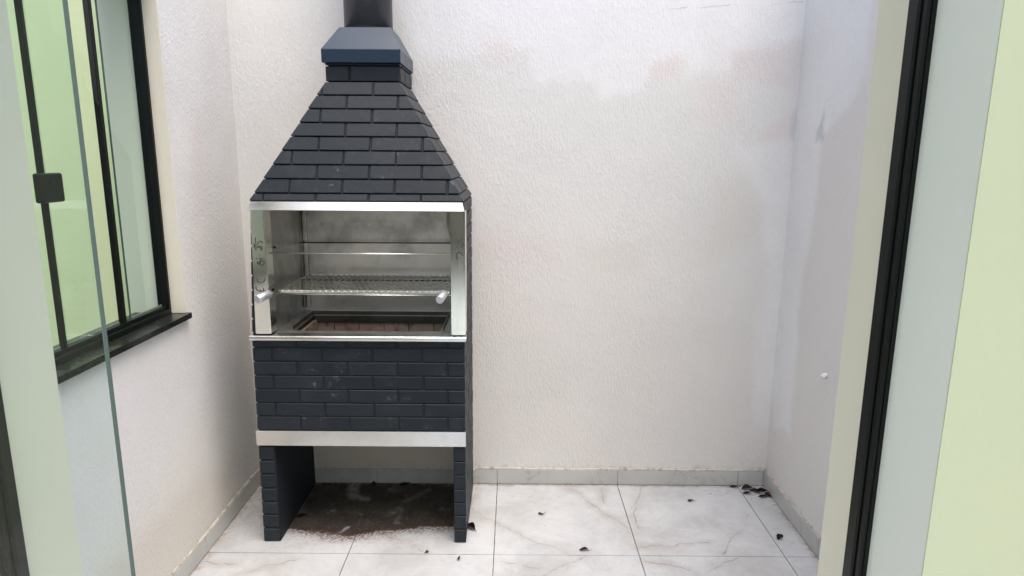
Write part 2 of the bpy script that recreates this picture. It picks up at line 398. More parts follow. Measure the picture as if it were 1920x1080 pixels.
def wall(name, O, u, length, height, thick, patches, hole=None, res=.012, label=None, seed=1, skin=True, mat=None, u0=0):
    """O: foot of the wall face, u: direction along it; the face looks along u x z"""
    O = Vector(O); u = Vector(u).normalized(); z = Vector((0,0,1)); n = u.cross(z)
    bm = bmesh.new()
    segs = [(u0, length, 0, height)]
    if hole:
        a, b, c, d = hole; segs = [(u0, a, 0, height), (b, length, 0, height), (a, b, d, height)]+([(a, b, 0, c)] if c > 0 else [])
    for a, b, c, d in segs:
        V_ = [O+u*s+n*t+z*h for h in (c, d) for t in (0, -thick) for s in (a, b)]
        q = [bm.verts.new(v) for v in V_]
        for f in ((0,2,3,1),(4,5,7,6),(0,1,5,4),(2,6,7,3),(0,4,6,2),(1,3,7,5)): bm.faces.new([q[i] for i in f])
    bmesh.ops.recalc_face_normals(bm, faces=bm.faces)
    me = bpy.data.meshes.new(name); bm.to_mesh(me); bm.free()
    root = link(name, me, mat or PL); 
    ca = me.color_attributes.new('paint', 'FLOAT_COLOR', 'POINT')
    ca.data.foreach_set('color', np.tile(BASEC, len(me.vertices)))
    if skin:
        nu, nv = int((length-u0)/res), int(height/res)
        U, W = np.meshgrid(np.linspace(u0, length, nu+1), np.linspace(0, height, nv+1))
        P = np.stack([U.ravel(), W.ravel()], 1)
        Pd = P+np.stack([vnoise(P, 9, seed), vnoise(P, 9, seed+5)], 1)*.05+np.stack([vnoise(P, 45, seed+2, 2), vnoise(P, 45, seed+3, 2)], 1)*.02
        C = np.tile(BASEC, (len(P), 1)); 
        C[:, :3] *= (1+vnoise(P, 1.6, seed+7)[:, None]*.05)
        for poly, col, alpha, soft in patches:
            k = 1/(1+np.exp(np.clip(poly_sd(Pd, poly)/soft, -30, 30)))*alpha
            C = C*(1-k[:, None])+np.array(col)*k[:, None]
        off = vnoise(P, 5, seed+9)*.0016+.003
        n3 = np.array(n); co = np.array(O)+P[:, :1]*np.array(u)+P[:, 1:]*np.array([0,0,1.])+off[:, None]*n3
        i = np.arange(nv)[:, None]*(nu+1)+np.arange(nu)[None]; q = np.stack([i, i+1, i+nu+2, i+nu+1], -1).reshape(-1, 4)
        if hole:
            cen = P[q].mean(1); a, b, c, d = hole
            q = q[~((cen[:,0] > a) & (cen[:,0] < b) & (cen[:,1] > c) & (cen[:,1] < d))]
            e = np.abs(P-np.array([a, 0])) # snap skin to the opening
            for tgt, ax in ((a,0),(b,0)):
                s_ = np.abs(P[:,0]-tgt) < res*.51; m2 = s_ & (P[:,1] >= c-res) & (P[:,1] <= d+res)
                co[m2] += ((tgt-P[m2,0])[:,None])*np.array(u)
            for tgt in (c, d):
                s_ = np.abs(P[:,1]-tgt) < res*.51; m2 = s_ & (P[:,0] >= a-res) & (P[:,0] <= b+res)
                co[m2] += ((tgt-P[m2,1])[:,None])*np.array([0,0,1.])
        sm = bpy.data.meshes.new('plaster_coat'); sm.vertices.add(len(P)); sm.vertices.foreach_set('co', co.ravel())
        sm.loops.add(q.size); sm.loops.foreach_set('vertex_index', q.ravel().astype(np.int32))
        sm.polygons.add(len(q)); sm.polygons.foreach_set('loop_start', (np.arange(len(q))*4).astype(np.int32)); sm.polygons.foreach_set('loop_total', np.full(len(q), 4, np.int32))
        sm.update(calc_edges=True); sm.validate()
        sm.polygons.foreach_set('use_smooth', np.ones(len(sm.polygons), bool))
        ca = sm.color_attributes.new('paint', 'FLOAT_COLOR', 'POINT'); ca.data.foreach_set('color', C.astype(np.float32).ravel())
        link('plaster_coat', sm, PL, root)
    if label: tag(root, label, 'wall')
    return root
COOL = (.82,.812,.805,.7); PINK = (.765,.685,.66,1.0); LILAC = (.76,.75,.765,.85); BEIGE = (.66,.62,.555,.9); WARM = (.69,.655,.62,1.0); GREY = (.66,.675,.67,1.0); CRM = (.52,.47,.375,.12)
HW = 2.75; YB = 3.043; XL, XR = -1.262, 1.265
s = lambda L: [(x+1.30, z) for x, z in L]      # back wall: u measured from x=-1.30
topz = [(-.60,3.2),(-.535,2.273),(-.469,2.142),(-.389,2.053),(-.201,2.027),(.045,2.082),(.094,1.943),(.342,1.945),(.368,1.865),(.568,1.912),(.611,2.014),(.739,2.026),(.766,1.97),(.954,1.982),(.96,2.061),(1.206,2.067),(1.271,2.118),(1.35,2.282),(1.35,3.2)]
back_p = [(s([(.3,.0),(1.3,0),(1.3,.8),(.6,.9)]), WARM, .5, .06),
    (s([(-.25,.1),(.5,.1),(.45,1.0),(.0,1.25),(-.2,1.2)]), WARM, .45, .07),
    (s([(-.182,1.253),(.19,1.243),(.193,1.08),(-.182,1.153)]), PINK, .45, .015), (s([(.29,1.219),(.624,1.221),(.607,1.057),(.318,1.093)]), BEIGE, .35, .015),
    (s([(.915,1.505),(1.132,1.53),(1.131,1.237),(.891,1.11)]), BEIGE, .4, .02),
    (s([(-.1,2.0),(.9,1.95),(.9,1.3),(.0,1.35)]), GREY, .35, .08),
    (s([(1.0,1.66),(1.30,1.70),(1.32,.2),(1.283,.30),(1.19,.315),(1.15,.7),(1.19,1.112),(1.13,1.4)]), COOL, .75, .012),
    (s(topz), COOL, .9, .009),
    (s([(-.14,2.10),(-.05,2.11),(.0,2.03),(-.12,2.01)]), PINK, .5, .01), (s([(.587,2.014),(.727,2.033),(.725,1.947),(.59,1.946)]), PINK, .7, .008),
    (s([(.96,2.065),(1.247,2.129),(1.255,1.90),(.968,1.948)]), PINK, .65, .008), (s([(.815,1.936),(1.005,1.926),(.993,1.765),(.851,1.753)]), PINK, .55, .015),
    (s([(1.117,1.719),(1.272,1.859),(1.265,1.685),(1.12,1.672)]), PINK, .7, .008), (s([(1.235,1.80),(1.258,1.83),(1.262,1.69),(1.238,1.685)]), (.60,.59,.60,1), .8, .004),
    (s([(-1.3,.0),(-1.05,.0),(-1.05,1.9),(-1.3,2.1)]), GREY, .5, .05),
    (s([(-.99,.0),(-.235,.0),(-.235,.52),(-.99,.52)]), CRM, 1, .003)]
def back_wall_crack(root): pass
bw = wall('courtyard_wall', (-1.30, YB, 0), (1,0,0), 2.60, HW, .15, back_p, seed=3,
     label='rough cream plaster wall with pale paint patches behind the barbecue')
t = lambda L: [(3.2-y, z) for y, z in L]       # right wall: u runs from y=3.2 towards the camera
right_p = [(t([(2.0,0),(3.2,0),(3.2,1.5),(2.6,1.85),(2.0,1.9)]), (.73,.70,.67,.9), .8, .03),
    (t([(3.3,2.4),(2.0,2.4),(2.0,3.3),(3.3,3.3)]), COOL, .6, .03),
    (t([(3.3,3.2),(2.45,3.2),(2.44,2.1),(2.531,1.84),(2.60,1.78),(2.779,1.685),(2.763,1.384),(2.83,1.10),(2.82,.66),(2.806,.384),(2.99,.333),(3.06,.5),(3.3,1.0)]), COOL, .9, .008),
    (t([(2.42,2.16),(2.47,2.16),(2.50,2.0),(2.42,1.95)]), PINK, .6, .01), (t([(2.78,1.83),(2.74,1.67),(2.83,1.67)]), (.60,.60,.60,1), .9, .003),
    (t([(2.45,1.85),(2.60,1.77),(2.75,1.66),(2.72,1.4),(2.5,1.4)]), PINK, .35, .02)]
rw = wall('courtyard_wall', (XR, 3.2, 0), (0,-1,0), 2.35, HW, .15, right_p, seed=11, label='pinkish cream plaster wall with a long pale filler streak, at the right corner')
v = lambda L: [(y-.85, z) for y, z in L]       # left wall: u runs from the doorway to the back
WY0, WY1, WZ0, WZ1 = .98, 2.447, 1.012, 2.22
left_p = [(v([(2.44,2.9),(2.84,2.9),(2.76,1.65),(2.60,1.3),(2.49,1.5)]), COOL, .5, .02), (v([(2.80,2.2),(3.1,2.2),(2.9,.5),(2.7,.6)]), LILAC, .5, .04),
    (v([(1.5,.93),(2.0,.9),(2.77,.88),(2.84,.64),(2.6,.60),(2.4,.62),(2.2,.48),(1.9,.40),(1.5,.36)]), LILAC, .75, .02), (v([(2.6,1.75),(2.72,1.72),(2.70,1.45),(2.55,1.2)]), PINK, .6, .03),
    (v([(1.2,.0),(2.9,.0),(2.75,.3),(2.2,.35),(1.2,.3)]), BEIGE, .7, .03)]
lw = wall('courtyard_wall', (XL, .85, 0), (0,1,0), 2.35, HW, .2, left_p, hole=(WY0-.85, WY1-.85, WZ0-.02, WZ1), seed=23, label='cream plaster wall on the left holding the black framed window')

# ------------------------------------------------------------------ floor
fl = boxo('floor', (-4.2, 2.6, -3.2, 3.35, -.15, -.006), GROUT); tag(fl, kind='structure')
X0, Y0, T = -.0735, 2.4405, .6
fx = frame((0,0,-.0055), (1,0,0), (0,1,0)); outline = [(XL+.004, .62), (XR-.004, .62), (XR-.004, 3.021), (XL+.004, 3.021)]
for i in range(-3, 3):
    for j in range(-4, 1):
        a, b = X0+i*T, Y0+j*T; g = .0016
        p = clip_convex([(a+g,b+g),(a+T-g,b+g),(a+T-g,b+T-g),(a+g,b+T-g)], outline)
        if len(p) > 2: slab('floor_tile', fx, p, .0055+random.uniform(-.0003,.0003), TILE, fl, .0008)
for i in range(-3, 3):
    a = X0+i*T; p = clip_convex([(a+.0016,3.0235),(a+T-.0016,3.0235),(a+T-.0016,3.036),(a+.0016,3.036)], [(XL+.004,2),(XR-.004,2),(XR-.004,4),(XL+.004,4)])
    if len(p) > 2: slab('floor_tile', fx, p, .005, TILE, fl, .0005)
boxo('indoor_floor', (-2.2, 2.2, -3.0, .62, -.006, -.001), TILE, fl)

# skirting tiles, each a part of its wall; a ragged mortar line on top
HS = .078
fb = frame((0, YB-.001, 0), (1,0,0), (0,0,1))
for i in range(-3, 3):
    a, b = X0+i*T, X0+(i+1)*T; a, b = max(a, XL+.006), min(b, XR-.012)
    if b-a > .01:
        o = slab('skirting_tile', fb, [(a+.0012,.001),(b-.0012,.001),(b-.0012,HS+random.uniform(-.001,.001)),(a+.0012,HS)], .009, SKIRT, bw, .0008)
o = slab('skirting_tile', fb, [(XR-.0105,.001),(XR-.004,.001),(XR-.004,HS),(XR-.0105,HS)], .009, SKIRT, bw, .0005)
fr_ = frame((XR, 3.035, 0), (0,-1,0), (0,0,1))
for a, b in ((0.001,.598),(.601,1.198),(1.201,1.80),(1.803,2.15)): slab('skirting_tile', fr_, [(a,.001),(b,.001),(b,HS+.004),(a,HS+.002)], .010, SKIRT, rw, .0008)
fl_ = frame((XL, .85, 0), (0,1,0), (0,0,1))
for a, b in ((.0,.38),(.383,.98),(.983,1.58),(1.583,2.178)): slab('skirting_tile', fl_, [(a,.001),(b,.001),(b,HS+.002),(a,HS)], .010, SKIRT, lw, .0008)
def mortar(fr, length, parent, seed, amp=1, start=0):
    rng = random.Random(seed); bm = bmesh.new(); O, u, v_, n = fr; k = int((length-start)/.008); prev = None
    for i in range(k+1):
        s_ = start+(length-start)*i/k; h = .003+amp*(.004*rng.random()**2+.0025*math.sin(s_*9+seed)); dd = .008+.003*rng.random()
        r = [bm.verts.new(O+u*s_+v_*a+n*b) for a, b in ((HS-.002, .001), (HS-.002, .0075), (HS+.003+h*.3, dd), (HS+.004+h, dd*.6), (HS+.006+h*1.5, .001))]
        if prev:
            for q in range(4): bm.faces.new((prev[q], r[q], r[q+1], prev[q+1]))
        prev = r
    bmesh.ops.recalc_face_normals(bm, faces=bm.faces)
    o = from_bm('mortar_line', bm, MORT, parent, True); tag(o, kind='stuff')
mortar(frame((-.185, YB-.001, 0), (1,0,0), (0,0,1)), 1.44, bw, 1)
mortar(frame((-1.25, YB-.001, 0), (1,0,0), (0,0,1)), .26, bw, 5)
mortar(fr_, 2.1, rw, 2, 1.3); mortar(fl_, 2.17, lw, 3, 1.2)

# ------------------------------------------------------------------ window in the left wall
GX = -1.331
boxo('window_reveal', (XL-.06, XL+.0062, WY1-.003, WY1+.001, WZ0+.003, WZ1-.002), SMOOTH, lw)
boxo('window_reveal', (XL-.06, XL+.0062, WY0-.001, WY0+.003, WZ0+.003, WZ1-.002), SMOOTH, lw)
boxo('window_reveal', (XL-.06, XL+.0062, WY0+.0031, WY1-.0031, WZ1-.003, WZ1+.001), SMOOTH, lw)
boxo('indoor_reveal', (XL-.203, GX-.021, WY1-.004, WY1+.001, WZ0+.003, WZ1-.002), REVL, lw)
boxo('window_sill', (GX-.12, XL+.024, WY0-.01, WY1+.012, .992, 1.0135), GRAN, lw, bev=.0015)
win = empty('window', (GX, (WY0+WY1)/2, WZ0), lw)
def wpart(name, dims, mat, bev=.001):
    o = boxo(name, dims, mat, None, bev); o.parent = win; o.matrix_parent_inverse = Matrix.Translation(win.location).inverted(); return o
wpart('window_frame', (GX-.02, GX+.024, WY1-.016, WY1-.004, 1.014, WZ1-.004), BLACK)
wpart('window_frame', (GX-.02, GX+.024, WY0+.004, WY0+.02, 1.014, WZ1-.004), BLACK)
wpart('window_frame', (GX-.02, GX+.024, WY0+.02, WY1-.016, WZ1-.03, WZ1-.004), BLACK)
wpart('window_track', (GX-.022, GX+.026, WY0+.02, WY1-.016, 1.0142, 1.032), BLACK)
wpart('window_track', (GX+.008, GX+.012, WY0+.02, WY1-.016, 1.0325, 1.046), BLACK)
HANDLE_ = Mat('dark_screw_metal', (.03,.03,.03), .35, metal=.6)
GSTR = Mat('grey_glazing_bead', (.16,.18,.16), .5)
wpart('glazing_bead', (GX-.010, GX-.004, WY0+.02, WY1-.016, 1.0325, 1.050), GSTR)
# four sheets, the outer ones sliding in front of the fixed ones
for a, b, dx in ((2.165, WY1-.016, -.002), (1.865, 2.205, .006), (1.54, 1.89, -.002), (WY0+.02, 1.56, .006)):
    wpart('window_pane', (GX+dx-.003, GX+dx+.003, a, b, 1.036, WZ1-.03), WGLASS, 0)
    wpart('pane_edge', (GX+dx-.003, GX+dx+.003, b+.0002 if dx > 0 else a-.0018, b+.0018 if dx > 0 else a-.0002, 1.036, WZ1-.03), GEDGE, 0)
# mullions: the sealed black uprights
for y_, w_ in ((2.168, .017), (1.868, .009), (1.555, .017)):
    wpart('mullion', (GX-.008, GX+.010, y_-w_/2, y_+w_/2, 1.032, WZ1-.03), BLACK)
bm = bmesh.new(); box(bm, GX+.012, GX+.036, 1.815, 1.908, 1.474, 1.556, bev=.006); bm2 = bmesh.new(); tube(bm2, [(GX+.036, 1.862, 1.532), (GX+.0385, 1.862, 1.532)], .0045, 16); lk = from_bm('window_lock', bm, BLACK); lb = from_bm('lock_button', bm2, HANDLE_); lb.parent = win; lb.matrix_parent_inverse = Matrix.Translation(win.location).inverted(); lk.parent = win; lk.matrix_parent_inverse = Matrix.Translation(win.location).inverted()

# ------------------------------------------------------------------ the rooms seen through and around the openings
r1 = bmesh.new()
for d in ((-7.0, XL-.2001, 3.20, 3.32, 0, HW),): box(r1, *d)
tag(from_bm('room_wall', r1, LIME), 'lime green wall of the room seen through the left window', 'wall')
PB0, PB1 = .635, .85                                   # doorway wall between the viewer's room and the court
OXL, OXR, OZ = -.6243, .4452, 2.25
dw = wall('doorway_wall', (2.3, PB1, 0), (-1,0,0), 4.5, HW, PB1-PB0-.004, [], hole=(2.3-OXR, 2.3-OXL, 0, OZ), skin=False, label='wall around the open doorway in the foreground, lime green on the room side')
bm = bmesh.new()
for d in ((-2.2, OXL+.0032, PB0-.001, PB0+.0005, 0, HW), (OXR-.0032, 2.3, PB0-.001, PB0+.0005, 0, HW), (OXL+.0033, OXR-.0033, PB0-.001, PB0+.0005, OZ, HW)): box(bm, *d)
from_bm('green_paint_face', bm, GREEN, dw)
FY0, FY1 = .734, .768
for sx, X in ((1, OXR), (-1, OXL)):
    a, b = sorted((X, X-sx*.003))
    FY0, FY1 = (.734, .768) if sx > 0 else (.712, .743)
    boxo('outer_reveal', (a, b, FY1, PB1+.002, 0, OZ), SMOOTH, dw); boxo('inner_reveal', (a, b, PB0+.001, FY0, 0, OZ), REV, dw)
    # grooved aluminium jamb: a base web with two ribs and a rounded bead
    bm = bmesh.new(); f = lambda d0, d1: tuple(sorted((X-sx*d0, X-sx*d1)))
    box(bm, *f(0, .008), FY0, FY1, 0, OZ); box(bm, *f(.0078, .0155), FY0+.0125, FY1-.0005, 0, OZ, bev=.0022)
    box(bm, *f(.0078, .0125), FY0+.0005, FY0+.0105, 0, OZ, bev=.0016)
    from_bm('door_jamb', bm, BLACK, dw)
    tb = bmesh.new(); xx = X-sx*.0085; tube(tb, [(xx, FY0+.0115, 0), (xx, FY0+.0115, OZ)], .0022, 10)
    from_bm('jamb_seal', tb, BLACK, dw, True)
FY0, FY1 = .734, .768
boxo('outer_reveal', (OXL+.003, OXR-.003, FY1, PB1, OZ-.003, OZ), SMOOTH, dw)
bm = bmesh.new(); box(bm, OXL+.003, OXR-.003, FY0, FY1, OZ-.03, OZ-.003, bev=.001); from_bm('door_head', bm, BLACK, dw)
boxo('door_threshold', (OXL+.003, OXR-.003, PB0, PB1, -.001, .012), GRAN, dw, bev=.001)
# the glass leaf slid open on the room side
gd = empty('glass_door', (-.83, .606, .02)); tag(gd, 'clear greenish frameless glass door leaf pushed open in the left foreground', 'door')
def gpart(name, dims, mat, bev=0):
    o = boxo(name, dims, mat, None, bev); o.parent = gd; o.matrix_parent_inverse = Matrix.Translation(gd.location).inverted(); return o
gpart('glass_sheet', (-1.25, -.3905, .602, .608, .02, 2.32), GLASS); gpart('polished_edge', (-.3903, -.3895, .602, .608, .02, 2.32), GEDGE)
gpart('hanger_rail', (-1.25, -.3905, .594, .614, 2.32, 2.36), BLACK)
r2 = bmesh.new()
for d in ((-2.32, -2.2, -3.0, .64, 0, HW), (2.3, 2.42, -3.0, .85, 0, HW), ): box(r2, *d)
tag(from_bm('room_wall', r2, GREEN), 'lime green walls of the room the picture is taken from', 'wall')


# ------------------------------------------------------------------ barbecue
BQ = empty('barbecue', (-.62, 2.78, 0)); INV = Matrix.Translation(BQ.location).inverted()
tag(BQ, 'tall dark slate blue brick-faced barbecue with steel trim and tapered hood', 'barbecue')
def under(o):
    if o is not None: o.parent = BQ; o.matrix_parent_inverse = INV
    return o
YF, YK = 2.525, 3.02; XRr = -.198; PR = .005; LIN = .0575
def lx(z): return (-1.046+.011*z/.9) if z < .9 else (-1.035+(z-.9)*.0562)   # left face leans in a little
SPLIT = .9
def prism(bm, pts, y0, y1):
    A = [bm.verts.new((x, y0, z)) for x, z in pts]; B = [bm.verts.new((x, y1, z)) for x, z in pts]; k = len(pts)
    bm.faces.new(A[::-1]); bm.faces.new(B)
    for i in range(k): bm.faces.new((A[i], A[(i+1) % k], B[(i+1) % k], B[i]))
    bmesh.ops.recalc_face_normals(bm, faces=bm.faces)
ZT = 1.434
bm = bmesh.new(); prism(bm, [(lx(0),.002),(-.981,.002),(-.981,.88),(-.966,.88),(-.962,1.40),(-.955,ZT),(lx(ZT),ZT),(lx(.9),.9)], YF, YK)
sl = under(from_bm('side_wall', bm, SUBST))
bm = bmesh.new(); prism(bm, [(-.243,.002),(XRr,.002),(XRr,ZT),(-.243,ZT)], YF, YK)
sr = under(from_bm('side_wall', bm, SUBST))
bm = bmesh.new(); prism(bm, [(-.9809,.44),(-.2431,.44),(-.2431,.888),(-.9809,.888)], YF, YF+.05)
fp = under(from_bm('front_panel', bm, SUBST))
CONC = Mat('sooty_concrete', (.06,.055,.05), .9, spec=.1)
bm = bmesh.new(); prism(bm, [(-.9809,.445),(-.2431,.445),(-.2431,.51),(-.9809,.51)], YF+.051, YK-.03); under(from_bm('base_slab', bm, CONC))
bm = bmesh.new(); prism(bm, [(-.9809,.445),(-.2431,.445),(-.2431,ZT),(-.9554,ZT)], YK-.0299, YK); under(from_bm('back_panel', bm, SUBST))
# brick facing. courses count down from the ledge; z of the joints measured
P_ = .0583
rows = []; z = .887-.031; k = 0
rows.append((z, .887, 0))
while z > .5: rows.append((max(z-P_, .506), z, (k+1) % 2)); z -= P_; k += 1
JA, JB = -.664, -.562
ff = frame((0, YF, 0), (1,0,0), (0,0,1))
courses(ff, [(lx(.5)-PR,.5),(XRr+PR,.5),(XRr+PR,.888),(lx(.888)-PR,.888)], rows, (JA, JB), .2005, .0045, .0065, .0038, BRK, fp, cham=.0022)
# legs, front faces: one brick per course
zz = [.0,.063,.126,.185,.246,.310,.371,.436]
for a, b in zip(zz, zz[1:]):
    slab('brick', ff, [(lx(a)-PR,a+.0035),(-.984,a+.0035),(-.984,b-.0035),(lx(b)-PR,b-.0035)], PR, BRK, sl, .003)
    slab('brick', ff, [(-.241,a+.0025),(XRr+PR,a+.0025),(XRr+PR,b-.0025),(-.241,b-.0025)], PR*.8, BRK, sr, .002)
# side faces
allz = zz[:-1]+[.436,.4945]+[.887-.031-P_*i for i in range(5,-1,-1)]
allz = [0,.063,.126,.185,.246,.310,.371,.436,.5065,.5645,.6228,.6811,.7394,.7977,.856]
z = .856
while z < ZT-.02: z += P_; allz.append(min(z, ZT))
fR = frame((XRr, YF, 0), (0,1,0), (0,0,1))
courses(fR, [(0,0),(YK-YF,0),(YK-YF,ZT),(0,ZT)], [(a, b, i % 2) for i, (a, b) in enumerate(zip(allz, allz[1:]))], (.09,.19), .2, .007, .009, PR, BRK, sr, cham=.0022)
up = Vector((lx(.9)-lx(0), 0, .9)).normalized()
fL = frame((lx(0), YK, 0), (0,-1,0), up); cut = [(a, b, i % 2) for i, (a, b) in enumerate(zip(allz, allz[1:])) if b <= .92]
courses(fL, [(0,0),(YK-YF,0),(YK-YF,.914),(0,.914)], cut, (.09,.19), .25, .007, .009, PR, BRK, sl, cham=.0022)
up2 = Vector((lx(ZT)-lx(.914), 0, ZT-.914)).normalized()
fL2 = frame((lx(.914), YK, .914), (0,-1,0), up2)
courses(fL2, [(0,0),(YK-YF,0),(YK-YF,ZT-.914),(0,ZT-.914)], [(a-.914, b-.914, i % 2) for i, (a, b) in enumerate(zip(allz, allz[1:])) if b > .92], (.09,.19), .25, .007, .009, PR, BRK, sl, cham=.0022)
# hood: leaning courses
B0 = dict(xl=-1.008, xr=XRr, y=YF+.004, z=ZT+.001); T0 = dict(xl=-.744, xr=-.462, y=2.708, z=1.894); YH = 3.02
bm = bmesh.new()
lo = [bm.verts.new(p) for p in ((B0['xl'],B0['y'],B0['z']),(B0['xr'],B0['y'],B0['z']),(B0['xr'],YH,B0['z']),(B0['xl'],YH,B0['z']))]
hi = [bm.verts.new(p) for p in ((T0['xl'],T0['y'],T0['z']),(T0['xr'],T0['y'],T0['z']),(T0['xr'],YH,T0['z']),(T0['xl'],YH,T0['z']))]
bm.faces.new(lo[::-1]); bm.faces.new(hi)
for i in range(4): j = (i+1) % 4; bm.faces.new((lo[i], lo[j], hi[j], hi[i]))
hood = under(from_bm('hood', bm, SUBST))
dz = T0['z']-B0['z']; pz = .0537
hz = [T0['z']]
while hz[-1]-pz > B0['z']: hz.append(hz[-1]-pz)
hz.append(B0['z']); 
def hrows(vlen): return [((b-B0['z'])/dz*vlen, (a-B0['z'])/dz*vlen, i % 2) for i, (a, b) in enumerate(zip(hz, hz[1:]))]
PH = .0055
vf = Vector((0, T0['y']-B0['y'], dz)); fH = frame((0, B0['y'], B0['z']), (1,0,0), vf); VL = vf.length
out = [(B0['xl']-PH*.7,0),(B0['xr']+PH*.7,0),(T0['xr']+PH*.7,VL),(T0['xl']-PH*.7,VL)]
# the joints drift inwards slightly as the face leans back
rws = hrows(VL)
courses(fH, out, rws, (-.558, -.660), .2015, .0035, .0075, PH, BRK, hood, cham=.002, tilt=.003)
vr = Vector((T0['xr']-B0['xr'], 0, dz)); fHR = frame((B0['xr'], B0['y'], B0['z']), (0,1,0), vr); VR = vr.length
courses(fHR, [(0,0),(YH-B0['y'],0),(YH-B0['y'],VR),(T0['y']-B0['y'],VR)], hrows(VR), (.09,.19), .2, .0035, .0075, PH, BRK, hood, cham=.002, tilt=.003)
vl = Vector((T0['xl']-B0['xl'], 0, dz)); fHL = frame((B0['xl'], YH, B0['z']), (0,-1,0), vl); VLl = vl.length
courses(fHL, [(0,0),(YH-B0['y'],0),(YH-T0['y'],VLl),(0,VLl)], hrows(VLl), (.09,.19), .25, .0035, .0075, PH, BRK, hood, cham=.002, tilt=.003)
# neck
bm = bmesh.new(); box(bm, -.738, -.464, 2.718, 3.018, 1.8945, 1.968); neck = under(from_bm('neck', bm, SUBST))
fN = frame((0, 2.718, 0), (1,0,0), (0,0,1))
courses(fN, [(-.748,1.896),(-.454,1.896),(-.454,1.967),(-.748,1.967)], [(1.896,1.957,1),(1.957,1.985,0)], (-.561,-.654), .2015, .005, .008, .009, BRK, neck, cham=.002)
fNR = frame((-.464, 2.718, 0), (0,1,0), (0,0,1))
courses(fNR, [(0,1.896),(.3,1.896),(.3,1.967),(0,1.967)], [(1.896,1.957,1),(1.957,1.985,0)], (.06,.12), .2, .005, .008, .010, BRK, neck, cham=.002)
fNL = frame((-.738, 3.018, 0), (0,-1,0), (0,0,1))
courses(fNL, [(0,1.896),(.3,1.896),(.3,1.967),(0,1.967)], [(1.896,1.957,1),(1.957,1.985,0)], (.06,.12), .2, .005, .008, .010, BRK, neck, cham=.002)
# metal cap and flue
bm = bmesh.new(); rg = []
for xl_, xr_, y0_, y1_, z_ in ((-.760,-.449,2.700,3.028,1.968),(-.760,-.449,2.700,3.028,2.018),(-.703,-.497,2.772,2.965,2.112)):
    rg.append([bm.verts.new(p) for p in ((xl_,y0_,z_),(xr_,y0_,z_),(xr_,y1_,z_),(xl_,y1_,z_))])
bm.faces.new(rg[0][::-1]); bm.faces.new(rg[2])
for A, B in zip(rg, rg[1:]):
    for i in range(4): j = (i+1) % 4; bm.faces.new((A[i], A[j], B[j], B[i]))
bmesh.ops.bevel(bm, geom=list(bm.edges), offset=.0012, segments=2, affect='EDGES')
under(from_bm('hood_cap', bm, CAPM))
under(cyl('flue_pipe', (-.606, 2.875, 2.10), (-.606, 2.875, 3.7), .0985, PIPEM, n=64))
bm = bmesh.new(); tube(bm, [(-.606,2.875,2.1122),(-.606,2.875,2.120)], .1015, 64); under(from_bm('flue_collar', bm, SUBST))
# steel: top trim, posts, ledge, lower strip
bm = bmesh.new(); prism(bm, [(-1.020,1.404),(-.189,1.404),(-.197,1.436),(-1.004,1.436)], YF-.022, YF+.003)
for v_ in bm.verts:
    if v_.co.z > 1.42 and v_.co.y < YF-.01: v_.co.y = YF-.004
bmesh.ops.bevel(bm, geom=list(bm.edges), offset=.001, segments=1, affect='EDGES'); under(from_bm('top_trim', bm, TRIM))
def post(x0t, x1t, x0b, x1b, yb=YF-.010, ret=1):
    bm = bmesh.new()
    A = [bm.verts.new(p) for p in ((x0b,yb,.914),(x1b,yb,.914),(x1t,yb,1.4035),(x0t,yb,1.4035))]
    B = [bm.verts.new((v_.co.x, YF+.06, v_.co.z)) for v_ in A]
    bm.faces.new(A); bm.faces.new(B[::-1])
    for i in range(4): j = (i+1) % 4; bm.faces.new((A[i], B[i], B[j], A[j]))
    bmesh.ops.recalc_face_normals(bm, faces=bm.faces)
    bmesh.ops.bevel(bm, geom=list(bm.edges), offset=.0022, segments=2, affect='EDGES'); return under(from_bm('steel_post', bm, POST))
pl_ = post(-1.008,-.9575,-1.021,-.9585); tag(pl_, 'steel post with dark marker writing')
pr_ = post(-.243,-.187,-.244,-.188)
bm = bmesh.new()   # ledge with a rounded lip
prof = [(YF-.020,.888),(YF-.0235,.891),(YF-.025,.898),(YF-.0235,.905),(YF-.019,.9085),(YF-.01,.909),(YF+.03,.909),(YF+.03,.888)]
A = [bm.verts.new((-1.043, y, z)) for y, z in prof]; B = [bm.verts.new((-.187, y, z)) for y, z in prof]
bm.faces.new(A); bm.faces.new(B[::-1])
for i in range(len(prof)): j = (i+1) % len(prof); bm.faces.new((A[i], B[i], B[j], A[j]))
bmesh.ops.recalc_face_normals(bm, faces=bm.faces); under(from_bm('ledge', bm, TRIM))
bm = bmesh.new(); box(bm, -1.050, -.191, YF-.0105, YF-.0005, .440, .5045, bev=.0012); under(from_bm('lower_trim', bm, TRIM))
